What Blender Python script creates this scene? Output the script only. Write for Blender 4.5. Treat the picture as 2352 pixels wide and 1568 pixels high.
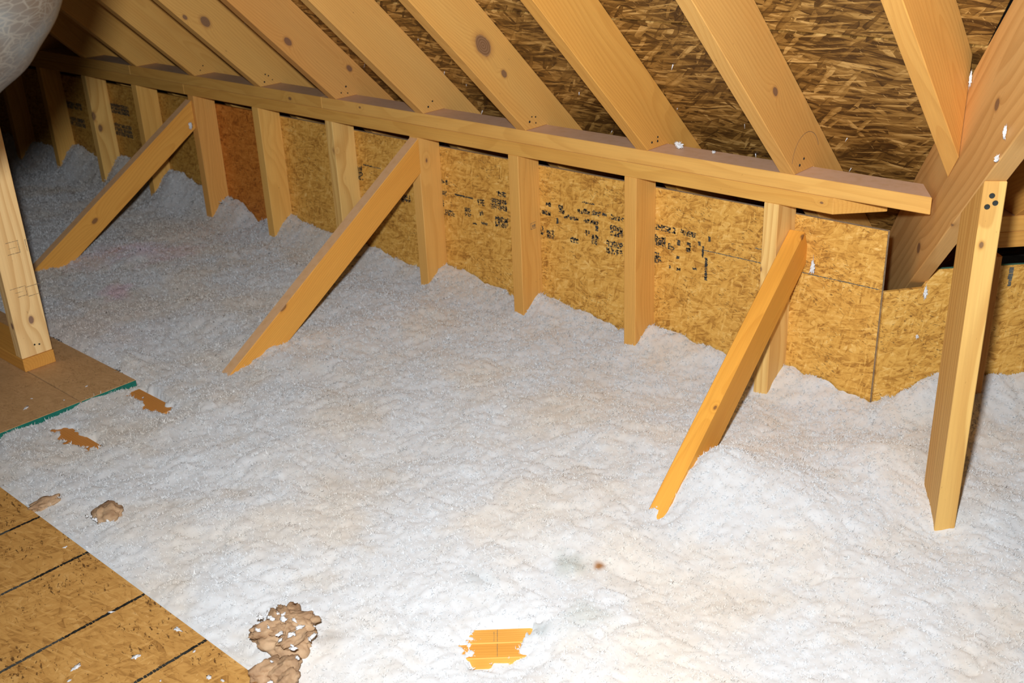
import bpy, bmesh, math, random
import numpy as np
from mathutils import Vector, Matrix

SC = bpy.context.scene
for o in list(bpy.data.objects):
    bpy.data.objects.remove(o)

# ------------------------------------------------------------------ camera, light, exposure
CAM = Vector((0.0, -2.183, 1.25))
RIGHT = Vector((0.74381938, 0.667194, -0.03981075))
UP = Vector((-0.24589639, 0.32854993, 0.91191551))
BACK = Vector((0.62150438, -0.66851111, 0.40844241))
cam = bpy.data.cameras.new('camera'); camo = bpy.data.objects.new('camera', cam)
SC.collection.objects.link(camo)
camo.matrix_world = Matrix(((RIGHT.x, UP.x, BACK.x, CAM.x), (RIGHT.y, UP.y, BACK.y, CAM.y),
                            (RIGHT.z, UP.z, BACK.z, CAM.z), (0, 0, 0, 1)))
cam.sensor_width = 36; cam.lens = 2464.97 / 2352 * 36
cam.dof.use_dof = True; cam.dof.focus_distance = 2.25; cam.dof.aperture_fstop = 8.0
cam.clip_start = 0.05
SC.camera = camo
SC.view_settings.view_transform = 'Standard'; SC.view_settings.look = 'None'
SC.view_settings.exposure = 0.0; SC.view_settings.gamma = 1.0
SC.view_settings.use_curve_mapping = False

W = bpy.data.worlds.new('world'); SC.world = W; W.use_nodes = True
W.node_tree.nodes['Background'].inputs[0].default_value = (1.0, 0.86, 0.68, 1)
W.node_tree.nodes['Background'].inputs[1].default_value = 0.007

def light(name, kind, loc, power, col, size, target=None, **kw):
    l = bpy.data.lights.new(name, kind); l.energy = power; l.color = col
    if kind == 'AREA': l.size = size
    else: l.shadow_soft_size = size
    for k, v in kw.items(): setattr(l, k, v)
    o = bpy.data.objects.new(name, l); SC.collection.objects.link(o); o.location = loc
    if target is not None:
        o.rotation_euler = (Vector(target) - Vector(loc)).to_track_quat('-Z', 'Y').to_euler()
    return o
# the flash on the camera's shoe
FL = CAM + UP * 0.13 - RIGHT * 0.07 - BACK * 0.02
light('camera_flash', 'SPOT', FL, 300, (0.93, 0.965, 1.0), 0.035, target=(-1.8, -0.05, 0.44),
      spot_size=math.radians(116), spot_blend=1.0)
# added fill light high behind the camera, large and weak
light('fill_light', 'AREA', (0.9, -3.3, 2.1), 3.5, (1.0, 0.93, 0.84), 1.2, target=(-1.2, -0.3, 0.2))

# ------------------------------------------------------------------ materials
class NT:
    def __init__(s, name):
        s.m = bpy.data.materials.new(name); s.m.use_nodes = True
        s.t = s.m.node_tree; s.t.nodes.clear()
        s.out = s.n('ShaderNodeOutputMaterial'); s.b = s.n('ShaderNodeBsdfPrincipled')
        s.t.links.new(s.b.outputs[0], s.out.inputs[0])
    def n(s, typ, **kw):
        x = s.t.nodes.new(typ)
        for k, v in kw.items(): setattr(x, k, v)
        return x
    def put(s, sock, v):
        if hasattr(v, 'is_output') or isinstance(v, bpy.types.NodeSocket): s.t.links.new(v, sock)
        else:
            if isinstance(v, (tuple, list)) and len(v) == 3 and sock.type == 'RGBA': v = (*v, 1)
            sock.default_value = v
    def math(s, op, a, b=None, c=None, clamp=False):
        x = s.n('ShaderNodeMath', operation=op, use_clamp=clamp); s.put(x.inputs[0], a)
        if b is not None: s.put(x.inputs[1], b)
        if c is not None: s.put(x.inputs[2], c)
        return x.outputs[0]
    def vm(s, op, a, b=None, scale=None):
        x = s.n('ShaderNodeVectorMath', operation=op); s.put(x.inputs[0], a)
        if b is not None: s.put(x.inputs[1], b)
        if scale is not None: s.put(x.inputs['Scale'], scale)
        return x.outputs['Value'] if op in ('LENGTH', 'DISTANCE', 'DOT_PRODUCT') else x.outputs[0]
    def mix(s, f, a, b, blend='MIX'):
        x = s.n('ShaderNodeMix', data_type='RGBA', blend_type=blend)
        s.put(x.inputs[0], f); s.put(x.inputs[6], a); s.put(x.inputs[7], b); return x.outputs[2]
    def noise(s, v, scale, detail=3, rough=0.5, out=0):
        x = s.n('ShaderNodeTexNoise'); s.put(x.inputs['Vector'], v)
        x.inputs['Scale'].default_value = scale; x.inputs['Detail'].default_value = detail
        x.inputs['Roughness'].default_value = rough; return x.outputs[out]
    def smooth(s, v, a, b, lo=0.0, hi=1.0):
        x = s.n('ShaderNodeMapRange', interpolation_type='SMOOTHSTEP'); s.put(x.inputs[0], v)
        x.inputs[1].default_value = a; x.inputs[2].default_value = b
        x.inputs[3].default_value = lo; x.inputs[4].default_value = hi; return x.outputs[0]
    def mapping(s, v, rot=(0, 0, 0), scale=(1, 1, 1), loc=(0, 0, 0)):
        x = s.n('ShaderNodeMapping'); s.put(x.inputs[0], v)
        x.inputs[1].default_value = loc; x.inputs[2].default_value = rot; x.inputs[3].default_value = scale
        return x.outputs[0]
    def ramp(s, f, stops):
        x = s.n('ShaderNodeValToRGB'); s.put(x.inputs[0], f); e = x.color_ramp.elements
        while len(e) < len(stops): e.new(0.5)
        for i, (p, c) in enumerate(stops): e[i].position = p; e[i].color = (*c, 1)
        return x.outputs[0]
    def attr(s, name, typ='OBJECT', out='Vector'):
        x = s.n('ShaderNodeAttribute', attribute_type=typ, attribute_name=name); return x.outputs[out]
    def bump(s, h, strength, dist):
        x = s.n('ShaderNodeBump'); s.put(x.inputs['Height'], h)
        x.inputs['Strength'].default_value = strength; x.inputs['Distance'].default_value = dist
        s.t.links.new(x.outputs[0], s.b.inputs['Normal'])
    def set(s, **kw):
        for k, v in kw.items(): s.put(s.b.inputs[k.replace('_', ' ')], v)

def lumber_mat(name, early, late, ring=0.0065, contrast=0.45, dusty=False):
    g = NT(name)
    oi = g.n('ShaderNodeObjectInfo'); tc = g.n('ShaderNodeTexCoord')
    P = tc.outputs['Object']
    off = g.vm('SCALE', (7.1, 1.0, 1.0), scale=g.math('MULTIPLY', oi.outputs['Random'], 3.0))
    p = g.vm('ADD', P, off)
    # growth rings: distance from a pith line that runs beside the board, slowly wandering
    q = g.mapping(p, scale=(0.8, 3.5, 3.5))
    wob = g.noise(q, 1.6, 2, 0.5, out=1)
    wob = g.vm('SUBTRACT', wob, (0.5, 0.5, 0.5))
    r0 = g.vm('MULTIPLY', P, (0.05, 1.0, 1.0))
    cen = g.n('ShaderNodeCombineXYZ')
    g.put(cen.inputs[1], g.math('MULTIPLY_ADD', oi.outputs['Random'], 0.10, 0.07))
    g.put(cen.inputs[2], g.math('MULTIPLY_ADD', g.math('FRACT', g.math('MULTIPLY', oi.outputs['Random'], 17.3)), 0.12, -0.04))
    r1 = g.vm('ADD', g.vm('ADD', r0, cen.outputs[0]), g.vm('SCALE', wob, scale=0.085))
    rad = g.vm('LENGTH', g.vm('MULTIPLY', r1, (0, 1, 1)))
    # knots
    kd = None
    for k in ('knot_a', 'knot_b', 'knot_c'):
        d = g.vm('LENGTH', g.vm('MULTIPLY', g.vm('SUBTRACT', P, g.attr(k)), (0.62, 1.0, 1.0)))
        d = g.math('DIVIDE', d, g.attr(k + '_size', out='Fac'))
        kd = d if kd is None else g.math('MINIMUM', kd, d)
    rad2 = g.math('ADD', rad, g.math('MULTIPLY', g.math('POWER', 2.718, g.math('MULTIPLY', kd, -0.55)), 0.028))
    ph = g.math('FRACT', g.math('DIVIDE', rad2, ring))
    late_f = g.math('MULTIPLY', g.smooth(ph, 0.30, 0.92), g.smooth(ph, 1.0, 0.93))
    fib = g.noise(g.mapping(p, scale=(9, 330, 330)), 1.0, 3, 0.6)
    broad = g.noise(g.mapping(p, scale=(1.2, 9, 9)), 1.0, 2, 0.5)
    col = g.mix(g.math('MULTIPLY', late_f, contrast), early, late)
    col = g.mix(g.smooth(fib, 0.3, 0.75, 0.0, 0.14), col, (0.30, 0.15, 0.05), 'MIX')
    col = g.mix(g.smooth(broad, 0.35, 0.7, 0.0, 0.32), col, g.mix(1.0, col, (0.90, 0.70, 0.48), 'MULTIPLY'))
    kn = g.noise(g.mapping(p, scale=(60, 60, 60)), 1.0, 2, 0.5)
    kde = g.math('ADD', kd, g.math('MULTIPLY', g.math('SUBTRACT', kn, 0.5), 0.35))
    col = g.mix(g.smooth(kde, 1.7, 0.9, 0.0, 0.45), col, (0.36, 0.16, 0.05))
    col = g.mix(g.smooth(kde, 1.12, 0.85, 0.0, 0.85), col, g.mix(g.smooth(g.math('FRACT', g.math('MULTIPLY', kd, 4.0)), 0.3, 0.7), (0.16, 0.085, 0.045), (0.25, 0.15, 0.09)))
    # tiny flecks and handling marks
    fl = g.noise(g.mapping(p, scale=(70, 150, 150)), 1.0, 2, 0.5)
    col = g.mix(g.smooth(fl, 0.74, 0.80, 0.0, 0.35), col, (0.12, 0.06, 0.03))
    if dusty:  # dust tone, also greyed for low light on top faces
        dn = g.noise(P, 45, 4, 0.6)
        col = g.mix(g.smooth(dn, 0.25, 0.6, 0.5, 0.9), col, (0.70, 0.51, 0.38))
    col = g.mix(1.0, col, oi.outputs['Color'], 'MULTIPLY')
    g.set(Base_Color=col, Roughness=0.62)
    g.b.inputs['Specular IOR Level'].default_value = 0.28
    g.bump(g.math('ADD', g.math('MULTIPLY', late_f, 0.5), fib), 0.25, 0.0006)
    return g.m

PINE = lumber_mat('pine_lumber', (0.75, 0.445, 0.122), (0.55, 0.27, 0.055), contrast=0.28)
PINE_Y = lumber_mat('pale_pine_lumber', (0.84, 0.58, 0.21), (0.56, 0.29, 0.07), ring=0.017, contrast=0.5)
VALLEY = lumber_mat('valley_pine_lumber', (0.76, 0.50, 0.20), (0.50, 0.26, 0.07), ring=0.024, contrast=0.42)
DUSTY_LOWLIT = lumber_mat('dusty_lowlit_pine', (0.62, 0.42, 0.22), (0.5, 0.3, 0.14), contrast=0.2, dusty=True)  # dust, with the grey of grazing low light put into the colour

def osb_mat(name, tones, size=1.0, speck=0.5, specks_col=(0.13, 0.06, 0.018), rough=0.6, along=0.15, var=1.0, layers=None, k=0.6):
    """Pressed strand board: layered rectangular strands at many angles. Local x and z lie in the panel."""
    g = NT(name)
    tc = g.n('ShaderNodeTexCoord'); oi = g.n('ShaderNodeObjectInfo')
    sep = g.n('ShaderNodeSeparateXYZ'); g.put(sep.inputs[0], tc.outputs['Object'])
    cmb = g.n('ShaderNodeCombineXYZ'); g.put(cmb.inputs[0], sep.outputs[0]); g.put(cmb.inputs[1], sep.outputs[2])
    g.put(cmb.inputs[2], g.math('MULTIPLY', oi.outputs['Random'], 9.0))
    P = g.vm('ADD', cmb.outputs[0], g.vm('SCALE', (13.7, 5.1, 0.0), scale=oi.outputs['Random']))
    bend = g.vm('SCALE', g.vm('SUBTRACT', g.noise(P, 9, 3, 0.5, out=1), (0.5, 0.5, 0.5)), scale=0.022 * size)
    P = g.vm('ADD', P, bend)
    tone = g.noise(P, 30 / size, 4, 0.6); hgt = tone
    rnd = random.Random(5)
    layers = layers or ((0.15, .08, .018, 1.0), (1.25, .05, .010, .40), (-.75, .055, .012, .40), (.55, .045, .008, .38), (2.3, .04, .008, .34), (.05, .045, .008, .34), (1.75, .03, .005, .26), (-.25, .03, .004, .26))
    for i, (ang, L, Wd, cover) in enumerate(layers):
        v = g.mapping(g.mapping(P, rot=(0, 0, ang)), scale=(1 / (L * size), 1 / (Wd * size), 1.0), loc=(i * 3.7, i * 1.9, 0))
        vo = g.n('ShaderNodeTexVoronoi', voronoi_dimensions='2D', feature='F1', distance='MINKOWSKI'); g.put(vo.inputs['Vector'], v)
        vo.inputs['Scale'].default_value = 1.0; vo.inputs['Exponent'].default_value = 2.2
        cs = g.n('ShaderNodeSeparateColor'); g.put(cs.inputs[0], vo.outputs['Color'])
        streak = g.noise(g.mapping(v, scale=(1.2, 7, 1)), 1.0, 2, 0.5)
        t = g.math('ADD', g.math('MULTIPLY', cs.outputs[0], 0.75), g.math('MULTIPLY', streak, 0.25))
        t = g.math('SUBTRACT', t, g.smooth(vo.outputs['Distance'], 0.38, 0.62, 0.0, 0.18))
        m = g.smooth(cs.outputs[1], 1 - cover - 0.04, 1 - cover + 0.04)
        mx = g.n('ShaderNodeMix', data_type='FLOAT'); g.put(mx.inputs[0], g.math('MULTIPLY', m, k)); g.put(mx.inputs[2], tone); g.put(mx.inputs[3], t)
        tone = mx.outputs[0]
    t2 = g.math('ADD', g.math('MULTIPLY', g.math('SUBTRACT', tone, 0.5), var), 0.5)
    n = len(tones)
    col = g.ramp(t2, [(0.12 + 0.76 * i / (n - 1), c) for i, c in enumerate(tones)])
    sp = g.noise(g.mapping(g.mapping(P, rot=(0, 0, 0.3)), scale=(90 / size, 210 / size, 1)), 1.0, 3, 0.6)
    patch = g.smooth(g.noise(P, 11, 3, 0.5), 0.46, 0.56)
    col = g.mix(g.math('MULTIPLY', patch, g.smooth(sp, 0.57, 0.64, 0.0, speck)), col, specks_col)
    col = g.mix(g.smooth(sp, 0.66, 0.72, 0.0, speck), col, specks_col)
    sp2 = g.noise(g.mapping(g.mapping(P, rot=(0, 0, 1.1)), scale=(60 / size, 190 / size, 1)), 1.0, 2, 0.6)
    col = g.mix(g.smooth(sp2, 0.66, 0.76, 0.0, 0.5), col, tuple(min(1, c * 1.25) for c in tones[-1]))
    col = g.mix(1.0, col, oi.outputs['Color'], 'MULTIPLY')
    g.set(Base_Color=col, Roughness=rough)
    g.b.inputs['Specular IOR Level'].default_value = 0.3
    g.bump(tone, 0.45, 0.0012 * size)
    return g.m

OSB_WALL = osb_mat('strand_board_wall', [(0.34, 0.145, 0.022), (0.62, 0.315, 0.058), (0.74, 0.41, 0.090), (0.88, 0.58, 0.20)], size=0.9, speck=0.6, var=1.0, k=0.55)
OSB_DECK = osb_mat('strand_board_deck', [(0.34, 0.165, 0.04), (0.60, 0.32, 0.085), (0.71, 0.40, 0.115), (0.84, 0.53, 0.20)], size=1.1, speck=0.9, var=0.85)
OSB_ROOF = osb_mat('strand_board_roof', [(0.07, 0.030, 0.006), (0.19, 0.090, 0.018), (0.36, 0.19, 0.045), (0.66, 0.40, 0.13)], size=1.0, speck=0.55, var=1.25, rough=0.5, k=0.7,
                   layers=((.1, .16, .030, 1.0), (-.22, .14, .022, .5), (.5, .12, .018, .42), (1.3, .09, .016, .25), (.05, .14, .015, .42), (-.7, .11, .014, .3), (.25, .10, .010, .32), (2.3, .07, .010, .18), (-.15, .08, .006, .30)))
OSB_FAR = osb_mat('strand_board_smooth', [(0.42, 0.24, 0.10), (0.54, 0.32, 0.14), (0.60, 0.36, 0.165), (0.68, 0.45, 0.24)], size=0.8, speck=0.35, var=0.7)

def plain(name, col, rough=0.6, metal=0.0, noise_scale=40, amt=0.25, bump=0.3, dist=0.001):
    g = NT(name); tc = g.n('ShaderNodeTexCoord'); n = g.noise(tc.outputs['Object'], noise_scale, 4, 0.6)
    c = g.mix(g.smooth(n, 0.3, 0.7, 0.0, 1.0), tuple(x * (1 - amt) for x in col), col)
    g.set(Base_Color=c, Roughness=rough, Metallic=metal); g.bump(n, bump, dist); return g.m
INK = plain('black_ink', (0.045, 0.045, 0.04), 0.7)
INK_FAINT = plain('faint_ink', (0.28, 0.19, 0.10), 0.7)
INK_GREY = plain('grey_guide_line', (0.15, 0.15, 0.125), 0.7, noise_scale=160, amt=0.5)
PENCIL = plain('pencil', (0.30, 0.17, 0.08), 0.8)
GREEN = plain('green_edge_paint', (0.004, 0.16, 0.115), 0.5)
PALE_GREEN = plain('pale_green_edge_paint', (0.10, 0.27, 0.19), 0.6)
GREY_EDGE = plain('weathered_board_edge', (0.46, 0.36, 0.24), 0.8, noise_scale=200, amt=0.4)
NAIL = plain('nail_steel', (0.05, 0.055, 0.05), 0.5, 0.6)
def brown_foam():
    g = NT('brown_fibre_clump'); tc = g.n('ShaderNodeTexCoord')
    n = g.noise(tc.outputs['Object'], 28, 5, 0.6); n2 = g.noise(tc.outputs['Object'], 130, 3, 0.6)
    c = g.ramp(n, [(0.25, (0.22, 0.12, 0.06)), (0.5, (0.40, 0.25, 0.135)), (0.75, (0.54, 0.37, 0.22))])
    g.set(Base_Color=c, Roughness=0.85); g.bump(g.math('ADD', n, g.math('MULTIPLY', n2, 0.3)), 0.5, 0.003)
    g.b.inputs['Subsurface Weight'].default_value = 0.15; g.b.inputs['Subsurface Radius'].default_value = (0.01, 0.006, 0.003)
    return g.m
BROWN = brown_foam()

def fluff_mat():
    g = NT('white_blown_fibreglass'); tc = g.n('ShaderNodeTexCoord'); P = tc.outputs['Object']
    a = g.noise(P, 3.2, 4, 0.55); b = g.noise(P, 38, 4, 0.65); c2 = g.noise(g.mapping(P, scale=(1, 1, 1), loc=(4, 2, 1)), 5.5, 4, 0.6)
    col = g.mix(g.smooth(a, 0.42, 0.66), (0.715, 0.728, 0.736), (0.74, 0.69, 0.62))
    col = g.mix(g.smooth(c2, 0.50, 0.72, 0.0, 0.6), col, (0.66, 0.59, 0.50))
    col = g.mix(g.smooth(b, 0.48, 0.70, 0.0, 0.42), col, (0.60, 0.58, 0.55))
    t = g.n('ShaderNodeAttribute', attribute_type='GEOMETRY', attribute_name='tint')
    col = g.mix(1.0, col, t.outputs['Color'], 'MULTIPLY')
    g.set(Base_Color=col, Roughness=0.95)
    g.b.inputs['Specular IOR Level'].default_value = 0.05
    f = g.noise(P, 260, 3, 0.7)
    # a loose fibre bed scatters light from its depth, so its shading hardly follows the small lumps
    geo = g.n('ShaderNodeNewGeometry')
    nn = g.vm('NORMALIZE', g.vm('ADD', g.vm('SCALE', geo.outputs['Normal'], scale=0.44), (-0.04, -0.10, 0.62)))
    g.put(g.b.inputs['Normal'], nn)
    return g.m
FLUFF = fluff_mat()
def tuft_mat():
    g = NT('white_fibre_tuft'); tc = g.n('ShaderNodeTexCoord'); n = g.noise(tc.outputs['Object'], 90, 4, 0.6)
    g.set(Base_Color=g.mix(g.smooth(n, 0.3, 0.7), (0.64, 0.63, 0.61), (0.76, 0.77, 0.79)), Roughness=0.9); g.bump(n, 0.5, 0.002)
    return g.m
TUFT = tuft_mat()

def duct_mat():
    g = NT('grey_duct_wrap'); tc = g.n('ShaderNodeTexCoord'); P = tc.outputs['Object']
    n = g.noise(P, 4.0, 4, 0.6)
    lines = None
    for sc, w in ((60, 0.020), (33, 0.012), (110, 0.03)):
        v = g.n('ShaderNodeTexVoronoi', feature='DISTANCE_TO_EDGE'); g.put(v.inputs['Vector'], g.mapping(P, rot=(0.4, 0.2, 0.7), scale=(1.0, 0.35, 1.0)))
        v.inputs['Scale'].default_value = sc
        l = g.smooth(v.outputs[0], w * 2.2, w * 0.4); lines = l if lines is None else g.math('MAXIMUM', lines, l)
    col = g.mix(g.smooth(n, 0.40, 0.62), (0.055, 0.06, 0.058), (0.09, 0.096, 0.092))
    col = g.mix(g.smooth(g.noise(g.mapping(P, loc=(3, 1, 5)), 5.0, 3, 0.6), 0.42, 0.60, 0.0, 0.85), col, (0.07, 0.045, 0.027))
    col = g.mix(g.math('MULTIPLY', lines, 0.55), col, (0.15, 0.13, 0.10))
    g.set(Base_Color=col, Roughness=0.42); g.b.inputs['Specular IOR Level'].default_value = 0.4
    g.bump(g.math('ADD', g.math('MULTIPLY', lines, 0.4), g.noise(P, 30, 4, 0.6)), 0.25, 0.0015)
    return g.m
DUCT = duct_mat()

# ------------------------------------------------------------------ building helpers
def link(o, parent=None):
    SC.collection.objects.link(o)
    if parent is not None:
        o.parent = parent; o.matrix_parent_inverse = parent.matrix_world.inverted()
    return o
def tag(o, label=None, cat=None, group=None, kind=None):
    if label: o['label'] = label
    if cat: o['category'] = cat
    if group: o['group'] = group
    if kind: o['kind'] = kind
    return o
def empty(name, loc=(0, 0, 0)):
    o = bpy.data.objects.new(name, None); o.matrix_world = Matrix.Translation(Vector(loc)); return link(o)

def frame(origin, ex, ez):
    ex = Vector(ex).normalized(); ey = Vector(ez).cross(ex).normalized(); ez = ex.cross(ey).normalized()
    return Matrix(((ex.x, ey.x, ez.x, origin[0]), (ex.y, ey.y, ez.y, origin[1]), (ex.z, ey.z, ez.z, origin[2]), (0, 0, 0, 1)))

def member(name, A, B, ex, ez, mat, parent=None, bevel=0.0014, knots=(), tint=(1, 1, 1), top=None):
    """Solid between two matching outlines A and B (lists of world points). ex: grain direction, ez: its side."""
    M = frame(A[0], ex, ez); Mi = M.inverted()
    bm = bmesh.new()
    va = [bm.verts.new(Mi @ Vector(p)) for p in A]; vb = [bm.verts.new(Mi @ Vector(p)) for p in B]
    n = len(A)
    bm.faces.new(va); bm.faces.new(vb[::-1])
    for i in range(n): bm.faces.new((va[i], vb[i], vb[(i + 1) % n], va[(i + 1) % n]))
    bmesh.ops.recalc_face_normals(bm, faces=bm.faces)
    if bevel: bmesh.ops.bevel(bm, geom=list(bm.edges), offset=bevel, segments=1, affect='EDGES', clamp_overlap=True)
    me = bpy.data.meshes.new(name); bm.to_mesh(me); bm.free()
    mats = mat if isinstance(mat, (list, tuple)) else [mat]
    for m in mats: me.materials.append(m)
    if top is not None:                                   # faces whose world normal points along `top` take material 1
        t = Vector(top[0]).normalized(); R = M.to_3x3()
        for p in me.polygons:
            if (R @ p.normal).dot(t) > top[1]: p.material_index = 1
    o = bpy.data.objects.new(name, me); o.matrix_world = M; link(o, parent)
    o.matrix_world = M
    for k in range(3):
        key = 'knot_' + 'abc'[k]
        if k < len(knots): o[key] = [float(c) for c in Mi @ Vector(knots[k][0])]; o[key + '_size'] = float(knots[k][1])
        else: o[key] = [50.0, 50.0, 50.0]; o[key + '_size'] = 0.01
    o.color = (*tint, 1)
    return o
def box(name, x, y, z, mat, axis='x', **kw):
    A = [(x[0], y[0], z[0]), (x[1], y[0], z[0]), (x[1], y[0], z[1]), (x[0], y[0], z[1])]
    B = [(p[0], y[1], p[2]) for p in A]
    ex, ez = {'x': ((1, 0, 0), (0, 0, 1)), 'y': ((0, 1, 0), (0, 0, 1)), 'z': ((0, 0, 1), (0, 1, 0))}[axis]
    return member(name, A, B, ex, ez, mat, **kw)
def shift(P, v): return [(p[0] + v[0], p[1] + v[1], p[2] + v[2]) for p in P]

def flat_quads(name, origin, ex, ez, rects, mat, parent, lift=0.0004, jag=0.0, seed=0, sub=0):
    """Thin ink printed on a face: rects (u0,u1,v0,v1) in metres along ex and ez from origin."""
    M = frame(origin, ex, ez); rnd = random.Random(seed); bm = bmesh.new()
    for (u0, u1, v0, v1) in rects:
        def q(a, b, c, d):
            j = lambda: rnd.uniform(-jag, jag)
            vs = [bm.verts.new((a + j(), 0, c + j())), bm.verts.new((b + j(), 0, c + j())), bm.verts.new((b + j(), 0, d + j())), bm.verts.new((a + j(), 0, d + j()))]
            bm.faces.new(vs)
        if sub:
            n = max(1, int(max(u1 - u0, v1 - v0) / sub))
            for i in range(n):
                if u1 - u0 >= v1 - v0: q(u0 + (u1 - u0) * i / n, u0 + (u1 - u0) * (i + 1) / n, v0, v1)
                else: q(u0, u1, v0 + (v1 - v0) * i / n, v0 + (v1 - v0) * (i + 1) / n)
        else: q(u0, u1, v0, v1)
    r = bmesh.ops.extrude_face_region(bm, geom=list(bm.faces))
    ny = lift
    for v in [g for g in r['geom'] if isinstance(g, bmesh.types.BMVert)]: v.co.y += ny
    bmesh.ops.recalc_face_normals(bm, faces=bm.faces)
    me = bpy.data.meshes.new(name); bm.to_mesh(me); bm.free(); me.materials.append(mat)
    o = bpy.data.objects.new(name, me); o.matrix_world = M; link(o, parent); o.matrix_world = M
    if len(rects) > 1: o['kind'] = 'stuff'
    return o

def nail(parent, pos, nrm, r=0.0042, h=0.0012):
    bm = bmesh.new(); bmesh.ops.create_cone(bm, cap_ends=True, segments=10, radius1=r, radius2=r * 0.86, depth=h)
    me = bpy.data.meshes.new('nail'); bm.to_mesh(me); bm.free(); me.materials.append(NAIL)
    o = bpy.data.objects.new('nail', me)
    M = Matrix.Translation(Vector(pos) + Vector(nrm).normalized() * h * 0.4) @ Vector(nrm).to_track_quat('Z', 'Y').to_matrix().to_4x4()
    link(o, parent); o.matrix_world = M
    return o

# noise for shapes
def _hash(ix, iy, seed):
    h = (ix.astype(np.int64) * 374761393 + iy.astype(np.int64) * 668265263 + seed * 1442695041) & 0xffffffff
    h = ((h ^ (h >> 13)) * 1274126177) & 0xffffffff
    return ((h ^ (h >> 16)) & 0xffff) / 65535.0
def vnoise(x, y, s, seed):
    u = x / s; v = y / s; iu = np.floor(u); iv = np.floor(v); fu = u - iu; fv = v - iv
    fu = fu * fu * fu * (fu * (fu * 6 - 15) + 10); fv = fv * fv * fv * (fv * (fv * 6 - 15) + 10)
    a = _hash(iu, iv, seed); b = _hash(iu + 1, iv, seed); c = _hash(iu, iv + 1, seed); d = _hash(iu + 1, iv + 1, seed)
    return (a + (b - a) * fu) * (1 - fv) + (c + (d - c) * fu) * fv - 0.5
def sstep(a, b, t):
    t = np.clip((t - a) / (b - a), 0, 1); return t * t * (3 - 2 * t)

# ------------------------------------------------------------------ numbers of the place
SP = 0.4055
STUD = [-1.204 - SP * k for k in range(12)]           # left faces of the studs
SL = 0.97                                             # roof slope
ZP0, ZP1, ZP2 = 0.497, 0.535, 0.573                   # knee wall plates
ROOF = 0.573 + 0.14 * math.sqrt(1 + SL * SL)          # underside of sheathing at y=0
VD = Vector((0.5250, -0.8511, 0)); VN = Vector((0.8511, 0.5250, 0))   # valley: run towards the room, thickness
VSL = 0.727
W2 = -1.026                                           # angled wall: x - y = W2

# ------------------------------------------------------------------ structure: floor
floor = empty('floor', (-1.5, -1.9, 0)); tag(floor, kind='structure')
def deck(x, y, mat, edge=None, tint=(1, 1, 1)):
    A = [(x[0], y[0], -0.018), (x[1], y[0], -0.018), (x[1], y[1], -0.018), (x[0], y[1], -0.018)]
    return member('deck_board', A, shift(A, (0, 0, 0.018)), (1, 0, 0), (0, 1, 0), [mat, GREY_EDGE if edge is None else edge], parent=floor, bevel=0.0008,
                  tint=tint, top=((1, 0, 0), 0.9) if edge else ((0, 1, 0), 0.9))
near = deck((-2.552, 1.2), (-2.95, -1.4375), OSB_DECK, tint=(.90, .86, .84))
for px in (-2.105, -1.897, -1.679, -1.47):
    rects = [(0, 1.4, -0.0035, 0.0035)]
    flat_quads('guide_line', (px, -1.4385, 0.0), (0, -1, 0), (1, 0, 0), rects, INK_GREY, near, lift=0.0005, jag=0.0011, seed=int(-px * 99), sub=0.006)
deck((-4.4, -2.5565), (-1.105, -0.945), OSB_FAR, GREEN)
deck((-4.4, -2.5565), (-2.6, -1.108), OSB_FAR, GREEN, tint=(0.96, 0.95, 0.95))
box('ceiling_drywall', (-6.2, 1.6), (-3.2, 2.2), (-0.30, -0.285), plain('drywall_back', (0.45, 0.43, 0.40)), parent=floor, bevel=0)

# ------------------------------------------------------------------ structure: back wall (strand board on the knee wall)
wall = empty('wall_back', (-3, 0.095, 0)); tag(wall, kind='structure')
P1 = box('osb_panel', (-3.229, -0.937), (0.089, 0.100), (-0.26, 0.4515), [OSB_WALL, GREY_EDGE], parent=wall, bevel=0.0006, top=((1, 0, 0), 0.9))
for p in P1.data.polygons:
    if abs(p.normal.z) > 0.9 : p.material_index = 1
P2 = box('osb_panel', (-3.640, -3.233), (0.089, 0.100), (-0.26, 0.4510), OSB_WALL, parent=wall, bevel=0.0006, tint=(0.80, 0.52, 0.36))
P3 = box('osb_panel', (-6.05, -3.644), (0.089, 0.100), (-0.26, 0.4520), OSB_WALL, parent=wall, bevel=0.0006, tint=(0.72, 0.70, 0.62))
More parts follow.
